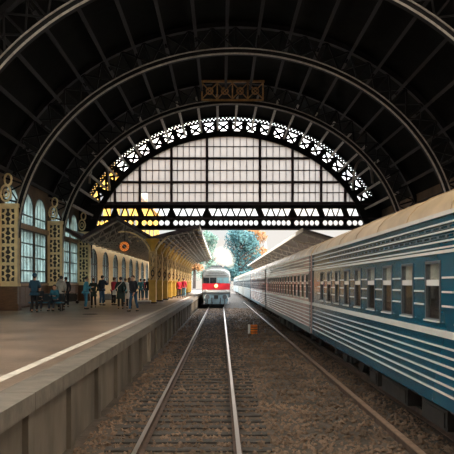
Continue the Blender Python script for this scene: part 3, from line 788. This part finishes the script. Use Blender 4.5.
# ------------------------------------------------------------------ people
def skin_mesh(verts, edges, radii, sub=1, root=0):
    me = bpy.data.meshes.new('tmp'); me.from_pydata([tuple(v) for v in verts], edges, [])
    o = bpy.data.objects.new('tmp', me); COL.objects.link(o)
    o.modifiers.new('skin', 'SKIN')
    sv = me.skin_vertices[0].data
    for i, r in enumerate(radii): sv[i].radius = (r, r); sv[i].use_root = (i == root)
    if sub:
        sb = o.modifiers.new('sub', 'SUBSURF'); sb.levels = sub; sb.render_levels = sub
    dg = bpy.context.evaluated_depsgraph_get(); dg.update()
    out = bpy.data.meshes.new_from_object(o.evaluated_get(dg))
    bpy.data.objects.remove(o); bpy.data.meshes.remove(me)
    out.polygons.foreach_set('use_smooth', [True]*len(out.polygons))
    return out
class Sk:
    def __init__(s): s.v = []; s.e = []; s.r = []
    def p(s, co, r, parent=None):
        s.v.append(Vector(co)); s.r.append(r); i = len(s.v)-1
        if parent is not None: s.e.append((parent, i))
        return i
    def mesh(s, sub=1): return skin_mesh(s.v, s.e, s.r, sub)
_cm = {}
def cloth(c):
    if c not in _cm: _cm[c] = mat('cloth %d' % len(_cm), c, .85, var=.22, scale=5)
    return _cm[c]
SKIN = mat('skin', (.52, .29, .19), .6); EYE = mat('eye', (.02, .015, .012), .3)
HAIRS = {'dark': mat('dark hair', (.018, .012, .01), .6), 'brown': mat('brown hair', (.09, .045, .02), .6), 'grey': mat('grey hair', (.3, .29, .28), .6)}
def person(loc, face, label, h=1.74, top=(.02, .03, .06), legs=(.03, .05, .09), coat=0, hair='dark', hat=None, pose='stand', bag=None, arms='down', hood=False, group='travellers on the left platform', step=.0, wide=1.0):
    t = thing('person', label, 'person', loc, group, face)
    k = h/1.74; sit = pose == 'sit'
    dz = -.42 if sit else 0
    pel = Vector((0, 0, .95+dz)); lean = .05 if not sit else .10
    J = {'pel': pel, 'sp': pel+Vector((0, lean*.3, .18)), 'ch': pel+Vector((0, lean*.6, .36)), 'nk': pel+Vector((0, lean, .56)), 'hd0': pel+Vector((0, lean+.02, .64)), 'hd1': pel+Vector((0, lean+.02, .71)), 'hd2': pel+Vector((0, lean+.015, .775))}
    for s, n in ((-1, 'L'), (1, 'R')):
        J['sh'+n] = pel+Vector((s*.175, lean*.9, .49)); J['hip'+n] = pel+Vector((s*.095, 0, -.05))
        st = step*s
        if sit: J['kn'+n] = pel+Vector((s*.12, .44, -.03)); J['an'+n] = Vector((s*.12, .46, .09)); J['toe'+n] = Vector((s*.13, .63, .045))
        else:
            J['kn'+n] = Vector((s*.10, st*.55+.03, .50)); J['an'+n] = Vector((s*.11, st-.02, .09+max(0, -st)*.25)); J['toe'+n] = Vector((s*.13, st+.14, .045+max(0, -st)*.05))
        if arms == 'down' or (arms == 'oneup' and s < 0): J['el'+n] = J['sh'+n]+Vector((s*.07, -.03-st*.4, -.28)); J['wr'+n] = J['el'+n]+Vector((-s*.01, .08-st*.5, -.25))
        elif arms == 'pocket': J['el'+n] = J['sh'+n]+Vector((s*.10, -.07, -.27)); J['wr'+n] = J['el'+n]+Vector((-s*.07, .13, -.20))
        elif arms == 'oneup': J['el'+n] = J['sh'+n]+Vector((s*.10, .08, -.24)); J['wr'+n] = J['el'+n]+Vector((-s*.12, .16, .17))
        else: J['el'+n] = J['sh'+n]+Vector((s*.06, .04, -.28)); J['wr'+n] = J['el'+n]+Vector((-s*.09, .22, .03))
    for n in J: J[n] = J[n]*k
    # the body, one continuous surface
    b = Sk(); r = lambda x: x*k
    p0 = b.p(J['pel'], r(.115)); p1 = b.p(J['sp'], r(.11), p0); p2 = b.p(J['ch'], r(.125), p1); p3 = b.p(J['nk'], r(.052), p2)
    h0 = b.p(J['hd0'], r(.075), p3); h1 = b.p(J['hd1'], r(.088), h0); b.p(J['hd2'], r(.072), h1)
    nose = b.p(J['hd0']+Vector((0, .098, .01))*k, r(.014), h0)
    for s in (-1, 1): b.p(J['hd1']+Vector((s*.092, -.01, -.03))*k, r(.016), h1)
    for s, n in ((-1, 'L'), (1, 'R')):
        a = b.p(J['sh'+n], r(.058), p2); c = b.p(J['el'+n], r(.042), a); d = b.p(J['wr'+n], r(.027), c)
        dirv = (J['wr'+n]-J['el'+n]).normalized(); sd_ = Vector((0, 1, 0)) if abs(dirv.y) < .8 else Vector((-s, 0, 0)); sd_ = (sd_-dirv*sd_.dot(dirv)).normalized(); nr = Vector((-s, 0, 0)); nr = (nr-dirv*nr.dot(dirv)); nr = nr.normalized() if nr.length > .2 else Vector((0, 0, 1))
        pm_ = b.p(J['wr'+n]+dirv*.07*k, r(.034), d)
        for q_, (off, ln) in enumerate(((.030, .070), (.010, .082), (-.010, .076), (-.030, .058))):
            f0 = b.p(J['wr'+n]+(dirv*.105+sd_*off)*k, r(.0095), pm_); f1 = b.p(J['wr'+n]+(dirv*(.105+ln*.5)+sd_*off*1.1+nr*.008)*k, r(.009), f0); b.p(J['wr'+n]+(dirv*(.10+ln*.85)+sd_*off*1.1+nr*.03)*k, r(.008), f1)
        t0 = b.p(J['wr'+n]+(dirv*.04+sd_*.04)*k, r(.011), d); b.p(J['wr'+n]+(dirv*.085+sd_*.062+nr*.012)*k, r(.009), t0)
        l0 = b.p(J['hip'+n], r(.085), p0); l1 = b.p(J['kn'+n], r(.056), l0); l2 = b.p(J['an'+n], r(.036), l1); b.p(J['toe'+n], r(.034), l2)
    link('body', b.mesh(1), SKIN, t)
    # jacket
    j = Sk(); R_ = lambda x: x*k*wide
    q0 = j.p(J['pel']+Vector((0, 0, -.06 if not sit else .03))*k, R_(.165)); q1 = j.p(J['sp'], R_(.155), q0); q2 = j.p(J['ch'], R_(.172), q1); q3 = j.p(J['nk']+Vector((0, 0, -.03))*k, r(.078), q2)
    for s, n in ((-1, 'L'), (1, 'R')):
        a = j.p(J['sh'+n], r(.082), q2); c = j.p(J['el'+n], r(.064), a); j.p(J['wr'+n]-(J['wr'+n]-J['el'+n])*.06, r(.047), c)
    me = j.mesh(1)
    link('jacket', me, cloth(top), t)
    if coat:
        q = MB(); zt = (.98+dz)*k; zb = (.98-coat)*k; pr = [(.13*k, zt), (.165*k*wide, zt-.02), (.185*k*wide, (zt+zb)/2), (.215*k*wide, zb), (.20*k*wide, zb+.005)]
        q.lathe(pr, n=14); link('coat_skirt', q.mesh('coat_skirt', True), cloth(top), t)
    if hood:
        q = MB(); q.ball(J['nk']+Vector((0, -.09, .02))*k, (.12*k, .08*k, .09*k)); q.build('hood', cloth(top), t, True)
    # trousers, shoes
    tr = Sk(); q0 = tr.p(J['pel']+Vector((0, 0, .03))*k, r(.135))
    for s, n in ((-1, 'L'), (1, 'R')):
        l0 = tr.p(J['hip'+n], r(.10), q0); l1 = tr.p(J['kn'+n], r(.073), l0); tr.p(J['an'+n]+(J['kn'+n]-J['an'+n])*.06, r(.060), l1)
    link('trousers', tr.mesh(1), cloth(legs), t)
    for n in 'LR':
        s_ = Sk(); a, o_ = J['an'+n], J['toe'+n]; d = Vector((o_.x-a.x, o_.y-a.y, 0)); d.normalize()
        z0 = o_.z/k+.003; i0 = s_.p(Vector((a.x, a.y, 0))-d*.05*k+Vector((0, 0, z0*k)), r(.045)); i1 = s_.p(Vector((a.x, a.y, 0))+d*.06*k+Vector((0, 0, z0*k)), r(.047), i0); s_.p(o_+d*.03*k, r(.040), i1)
        link('shoe', s_.mesh(1), M['black'], t)
    # hair or hat, eyes, mouth
    hc = J['hd1']+Vector((0, -.018, .022))*k
    q = MB(); q.ball(hc, (.098*k, .105*k, .10*k), 14, 9)
    q.v = [v if (v[1] < hc.y+.05*k or v[2] > hc.z+.035*k) else (v[0], min(v[1], hc.y+.04*k), max(v[2], hc.z-.01*k)) for v in q.v]
    if hair == 'long': q.ball(hc+Vector((0, -.045, -.10))*k, (.085*k, .06*k, .14*k), 12, 8)
    q.build('hair', HAIRS['brown' if hair == 'long' else hair], t, True)
    if hat:
        q = MB(); q.lathe([(.112*k, .0), (.116*k, .03*k), (.108*k, .08*k), (.07*k, .125*k), (.01, .14*k)], hc+Vector((0, 0, .01))*k, n=16); q.build('hat', cloth(hat), t, True)
    for s in (-1, 1):
        q = MB(); q.ball(J['hd1']+Vector((s*.032, .083, -.02))*k, .011*k, 8, 6); q.build('eye', EYE, t, True)
    q = MB(); q.ball(J['hd0']+Vector((0, .078, -.035))*k, (.024*k, .01*k, .006*k), 8, 5); q.build('mouth', mat('lips', (.35, .12, .10), .5) if 'lips' not in bpy.data.materials else bpy.data.materials['lips'], t, True)
    return t
NAVY, DKG, BLK = (.012, .018, .035), (.02, .032, .026), (.014, .014, .017)
JEAN = (.025, .08, .16)
def at_p(px, py): v = floor_pt(px, py); v.z = PLAT+.004; return v
def bag(loc, rz, label, kind, col, size):
    t = thing(kind, label, 'bag', loc, None, rz); sx, sy, sz = size
    q = MB(); n = 12
    q.strip([(0, 0)]*16, [(sx/2*math.copysign(abs(math.cos(2*PI*i/16))**.45, math.cos(2*PI*i/16)), sz/2+sz/2*math.copysign(abs(math.sin(2*PI*i/16))**.45, math.sin(2*PI*i/16))) for i in range(16)], XZ, -sy/2, sy/2, True)
    o = q.build('bag_body', cloth(col), t); 
    q = MB(); q.tube(arc3(sx*.25, sz, .16), .012, 6); q.build('handle', M['black'], t)
    return t
def arc3(w_, z0, h): return [(w_*math.cos(PI*i/8), 0, z0+h*math.sin(PI*i/8)-.01) for i in range(9)]

person(at_p(34.5, 312.6), .15, 'person in dark blue coat and blue knit hat at the near end of the bench', 1.80, (.012, .055, .10), BLK, .18, 'dark', (.01, .05, .09), arms='front', wide=1.15)
person(at_p(60.8, 310.2), -.2, 'person in pale grey hooded coat seen from behind, beside the bench', 1.76, (.36, .34, .31), (.03, .022, .02), .22, 'dark', None, arms='pocket', hood=True, wide=1.1)
person(at_p(66.2, 307.6), .5, 'person in black standing behind the pale grey coat', 1.74, BLK, BLK, .25, 'dark', None, arms='down')
person(at_p(85.6, 309.4), -1.2, 'person in light blue jacket and blue jeans in front of an ornate column', 1.74, (.06, .26, .36), (.04, .17, .27), .12, 'dark', None, arms='front', wide=1.08)
person(at_p(93.6, 307.8), .4, 'person in dark green coat just right of the light blue jacket', 1.66, DKG, BLK, .3, 'brown', None, arms='pocket')
person(at_p(101.8, 305.6), -.5, 'tall person in navy jacket and jeans with back turned and hand raised', 1.86, NAVY, JEAN, .12, 'dark', None, arms='oneup', wide=1.12)
person(at_p(113.6, 305.4), -.6, 'person in red jacket and dark trousers left of the waiting group', 1.74, (.42, .02, .04), (.02, .02, .03), .08, 'brown', None, arms='front')
person(at_p(120.6, 309.2), .1, 'person in long dark green coat with a pale shoulder strap, right of the red jacket', 1.72, (.015, .032, .028), BLK, .42, 'dark', None, arms='pocket', wide=1.15)
person(at_p(125.6, 304.4), .6, 'person in pale blue jacket half hidden behind the white coat', 1.70, (.10, .36, .46), (.05, .15, .22), .1, 'brown', None)
person(at_p(129.2, 308.8), .2, 'person in white knee-length coat and dark trousers', 1.68, (.62, .58, .54), BLK, .4, 'long', None, arms='front')
person(at_p(133.6, 311.8), 2.6, 'person in black jacket and blue jeans walking towards the camera', 1.76, (.012, .013, .022), JEAN, .06, 'dark', None, arms='down', step=.18)
person(at_p(140.8, 300.4), .3, 'person in teal jacket at the left of the far group by the pale plinth', 1.74, (.03, .16, .19), (.02, .07, .12), .1, 'dark')
person(at_p(144.6, 299.6), 0, 'person in navy coat with a red rucksack in the far group', 1.74, (.02, .06, .09), (.03, .09, .14), .1, 'dark')
person(at_p(148.4, 300.2), -.2, 'person in black jacket nearest the first ochre canopy column', 1.78, (.012, .016, .03), (.02, .07, .12), .1, 'dark')
person(at_p(179.0, 298.1), .2, 'person in red coat and dark trousers standing under the far canopy', 1.76, (.50, .012, .03), (.03, .03, .04), .12, 'dark', None, group='pair in red under the canopy', wide=1.1)
person(at_p(183.8, 297.5), -.3, 'person in red jacket and pale jeans under the far canopy', 1.86, (.55, .02, .05), (.14, .30, .36), .06, 'brown', None, group='pair in red under the canopy', wide=1.05)
# seated traveller and the bench
bp = at_p(46.5, 311.0)
t = thing('platform_bench', 'dark blue platform bench with its back to the hall wall', 'bench', (bp.x, bp.y, PLAT))
q = MB(); q.bb(-.85, .85, -.24, .24, .40, .46); q.build('seat', mat('blue bench paint', (.02, .13, .22), .4), t)
q = MB(); q.bb(-.85, .85, .22, .27, .52, .88); q.build('backrest', mat('dark bench back', (.012, .03, .045), .5), t)
for x in (-.75, .75):
    for y_ in (-.2, .22):
        q = MB(); q.bb(x-.03, x+.03, y_-.03, y_+.03, 0, .88 if y_ > 0 else .4); q.build('leg', M['darkmetal'], t)
person((bp.x+.45, bp.y+.02, PLAT+.004), PI*.93, 'person in blue jacket sitting on the blue bench', 1.72, (.02, .12, .19), (.02, .03, .05), 0, 'dark', None, pose='sit', arms='front')
person((bp.x-.35, bp.y+.02, PLAT+.004), PI*1.05, 'person in black jacket sitting on the blue bench beside the knit hat', 1.64, (.02, .03, .04), (.02, .02, .03), 0, 'dark', None, pose='sit', arms='front')
# bags and rucksack
v = at_p(144.6, 299.6)
t = thing('rucksack', 'small red rucksack on the back of a person in the far group', 'bag', (v.x, v.y-.24, PLAT+1.0))
q = MB(); q.ball((0, 0, .2), (.16, .10, .24), 12, 8); q.build('sack', cloth((.5, .03, .03)), t, True)
q = MB(); q.ball((0, -.09, .1), (.1, .05, .09), 10, 6); q.build('pocket', cloth((.38, .02, .025)), t, True)
v = at_p(120.6, 309.2)
t = thing('shoulder_bag', 'pale shoulder bag hanging at the side of the long dark green coat', 'bag', (v.x, v.y, PLAT))
q = MB(); q.bb(-.42, -.24, -.14, .12, .78, 1.02); q.build('pouch', cloth((.42, .40, .36)), t)
q = MB(); q.tube([(-.30, -.12, 1.02), (-.12, -.21, 1.22), (.08, -.20, 1.42), (.12, 0, 1.53)], .018, 6); q.build('strap', cloth((.42, .40, .36)), t)
# luggage trolleys by the wall
def trolley(loc, label, seed):
    t = thing('luggage_trolley', label, 'trolley', loc, 'luggage trolleys by the wall', .3)
    q = MB(); q.bb(-.5, .5, -.3, .3, .16, .2); q.build('deck', M['darkmetal'], t)
    q = MB(); q.tube([(-.5, -.28, .2), (-.58, -.28, .95), (-.58, .28, .95), (-.5, .28, .2)], .02, 6); q.build('push_handle', M['grey'], t)
    for x in (-.38, .38):
        for y_ in (-.25, .25):
            q = MB(); q.lathe([(.02, -.02), (.09, -.02), (.09, .02), (.02, .02)], (x, y_, .09), axis='y', n=14); q.build('wheel', M['rubber'], t)
    return t
v = at_p(71.5, 303.6); trolley((v.x, v.y, PLAT), 'luggage trolley with a dark suitcase right of the pale grey coat', 1)
s1 = thing('suitcase', 'dark suitcase with pale corners lying on the near luggage trolley', 'suitcase', (v.x, v.y, PLAT+.2), None, .3)
q = MB(); q.bb(-.36, .36, -.2, .2, .0, .5); q.build('shell', cloth((.04, .035, .03)), s1)
for x in (-.36, .36):
    for z in (.03, .47):
        q = MB(); q.box((x, -.2, z), (.08, .03, .07)); q.build('corner', M['grey'], s1)
q = MB(); q.tube([(-.1, 0, .5), (-.1, 0, .56), (.1, 0, .56), (.1, 0, .5)], .014, 6); q.build('handle', M['black'], s1)
v = at_p(108.8, 302.2); trolley((v.x, v.y, PLAT), 'luggage trolley carrying a grey case, behind the person in red', 2)
s1 = thing('suitcase', 'grey suitcase lying on the farther luggage trolley', 'suitcase', (v.x, v.y, PLAT+.2), None, .3)
q = MB(); q.bb(-.36, .30, -.2, .2, .0, .42); q.build('shell', cloth((.30, .30, .30)), s1)
q = MB(); q.tube([(-.1, 0, .42), (-.1, 0, .47), (.1, 0, .47), (.1, 0, .42)], .014, 6); q.build('handle', M['black'], s1)
# pale plinth near the first canopy column
a = at_p(137.6, 304.0); b_ = at_p(150.6, 304.0)
t = thing('low_plinth', 'low pale stone plinth on the platform in front of the far group', 'plinth', ((a.x+b_.x)/2, a.y+.2, PLAT))
q = MB(); q.bb(-.42, .42, -.18, .18, 0, .17); q.build('base', M['granite'], t)
q = MB(); q.bb(-.45, .45, -.20, .20, .17, .23); q.build('slab', M['white'], t)
# shadow of a person, painted in as a dark disc
v = at_p(90, 314.2)
t = thing('painted_shadow', 'dark disc painted in as the shadow of a person on the platform', 'painted shadow', (v.x, v.y, PLAT))
q = MB(); q.lathe([(.34, 0), (.34, .006)], n=28); q.build('frame', M['darkmetal'], t)  # outer disc of the painted shadow
q = MB(); q.lathe([(.29, .004), (.29, .010)], n=28); q.build('lid', M['black'], t)  # darker core of the painted shadow

# ------------------------------------------------------------------ trees, towers, smoke beyond the station
def tree(loc, label, H, W, leaf, seed, n=5200, trunk_h=.35):
    R = random.Random(seed); t = thing('tree', label, 'tree', loc)
    q = MB(); q.tube([(0, 0, 0), (.2, 0, H*.25), (-.1, .1, H*.5), (.1, 0, H*.8)], [H*.03, H*.025, H*.018, H*.006], 10)
    for i in range(9):
        a = R.uniform(0, 6.28); z = H*R.uniform(.3, .65); q.tube([(0, 0, z), (W*.2*math.cos(a), W*.2*math.sin(a), z+H*.12), (W*.38*math.cos(a), W*.38*math.sin(a), z+H*.2)], [H*.010, H*.007, H*.003], 6)
    q.build('trunk', mat('bark', (.07, .05, .04), .9) if 'bark' not in bpy.data.materials else bpy.data.materials['bark'], t)
    cl = []
    for i in range(26):
        a = R.uniform(0, 6.28); z = R.uniform(trunk_h, .93); rr = W*.5*math.sin(PI*min(1, max(.12, (z-trunk_h*.6)/(1.08-trunk_h*.6))))**.7*R.uniform(.25, .85)
        cl.append((Vector((rr*math.cos(a), rr*math.sin(a), z*H)), W*R.uniform(.13, .22)))
    q = MB()
    for i in range(n):
        c, r = R.choice(cl); d = Vector((R.gauss(0, 1), R.gauss(0, 1), R.gauss(0, 1))).normalized()*r*R.random()**.35
        s = H*R.uniform(.011, .022); u = Vector((R.gauss(0, 1), R.gauss(0, 1), R.gauss(0, 1))).normalized(); v = u.orthogonal().normalized(); p = c+d
        q.add([p-u*s, p+v*s*.6, p+u*s, p-v*s*.6], [(0, 1, 2, 3)])
    me = bpy.data.meshes.new('foliage'); me.from_pydata([tuple(v) for v in q.v], [], q.f)
    link('foliage', me, leaf, t)
def leafmat(name, c, c2): 
    m = mat(name, c, .8, var=.3, scale=.35, col2=c2); return m
tealleaf = leafmat('teal green leaves', (.07, .17, .17), (.02, .085, .11)); orangeleaf = leafmat('orange autumn leaves', (.34, .16, .05), (.24, .11, .04)); paleleaf = leafmat('pale green leaves', (.16, .24, .17), (.07, .16, .15))
tree((7.6, 262, 0), 'tall blue-green tree beyond the diesel railcar', 23.5, 19, tealleaf, 5, 13000, .08)
tree((14.4, 290, 0), 'orange autumn tree to the right of the blue-green tree', 26.5, 13, orangeleaf, 6, 7000, .25)
tree((-4.6, 240, 0), 'pale green tree just beyond the edge of the left canopy', 21.5, 10, paleleaf, 8, 4200, .2)
tree((-12.2, 300, 0), 'orange tree behind the pale green tree by the canopy edge', 25.5, 10, orangeleaf, 9, 3200, .3)
tree((15, 330, 0), 'low teal tree behind the far coaches', 16, 26, tealleaf, 12, 4200, .05)
tree((-17, 330, 0), 'low pale tree left of the diesel railcar, far off', 14, 22, paleleaf, 13, 3600, .05)
for px, y_, H, lb in ((265.6, 420, 30, 'faint tall lattice mast in the distance above the coaches'), (258.2, 470, 26, 'faint shorter mast left of the tall one in the distance')):
    x = (px-VX)*y_/FOC
    t = thing('lattice_mast', lb, 'mast', (x, y_, -.5))
    q = MB()
    for sx in (-1, 1):
        for sy in (-1, 1): q.bar((sx*1.5, sy*1.5, 0), (sx*.5, sy*.5, H-2), .3, .3)
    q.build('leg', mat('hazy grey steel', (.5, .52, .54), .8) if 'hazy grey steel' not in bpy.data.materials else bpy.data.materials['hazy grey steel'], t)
    q = MB()
    for i in range(10):
        z0 = (H-2)*i/10; z1 = (H-2)*(i+1)/10; w0 = 1.5-z0/(H-2); w1 = 1.5-z1/(H-2)
        q.bar((-w0, -w0, z0), (w1, -w1, z1), .18, .18); q.bar((w0, -w0, z0), (-w1, -w1, z1), .18, .18)
    q.build('lattice', bpy.data.materials['hazy grey steel'], t)
    q = MB(); q.tube([(0, 0, H-2.2), (0, 0, H)], .3, 8); q.build('spike', bpy.data.materials['hazy grey steel'], t)
# exhaust smoke
sm_ = bpy.data.materials.new('pale exhaust smoke'); sm_.use_nodes = True; nt = sm_.node_tree; nt.nodes.clear()
ou = nt.nodes.new('ShaderNodeOutputMaterial'); pv = nt.nodes.new('ShaderNodeVolumePrincipled'); pv.inputs['Color'].default_value = (1, .88, .72, 1); pv.inputs['Density'].default_value = .16
nt.links.new(pv.outputs[0], ou.inputs['Volume'])
q = MB(); R = random.Random(4)
o = None
bl = bmesh.new()
for i in range(16):
    f = i/15; c = Vector((1.2-1.3*f+R.uniform(-.3, .3), 74.5+9*f, 4.75+1.5*f+R.uniform(-.3, .3))); r = .5+.65*f
    bmesh.ops.create_icosphere(bl, subdivisions=2, radius=r, matrix=Matrix.Translation(c))
me = bpy.data.meshes.new('smoke'); bl.to_mesh(me); bl.free()
o = link('exhaust_smoke', me, sm_); rm = o.modifiers.new('remesh', 'REMESH'); rm.mode = 'VOXEL'; rm.voxel_size = .18
o['kind'] = 'stuff'; tag(o, 'cream cloud of exhaust smoke above and behind the diesel railcar', 'smoke')
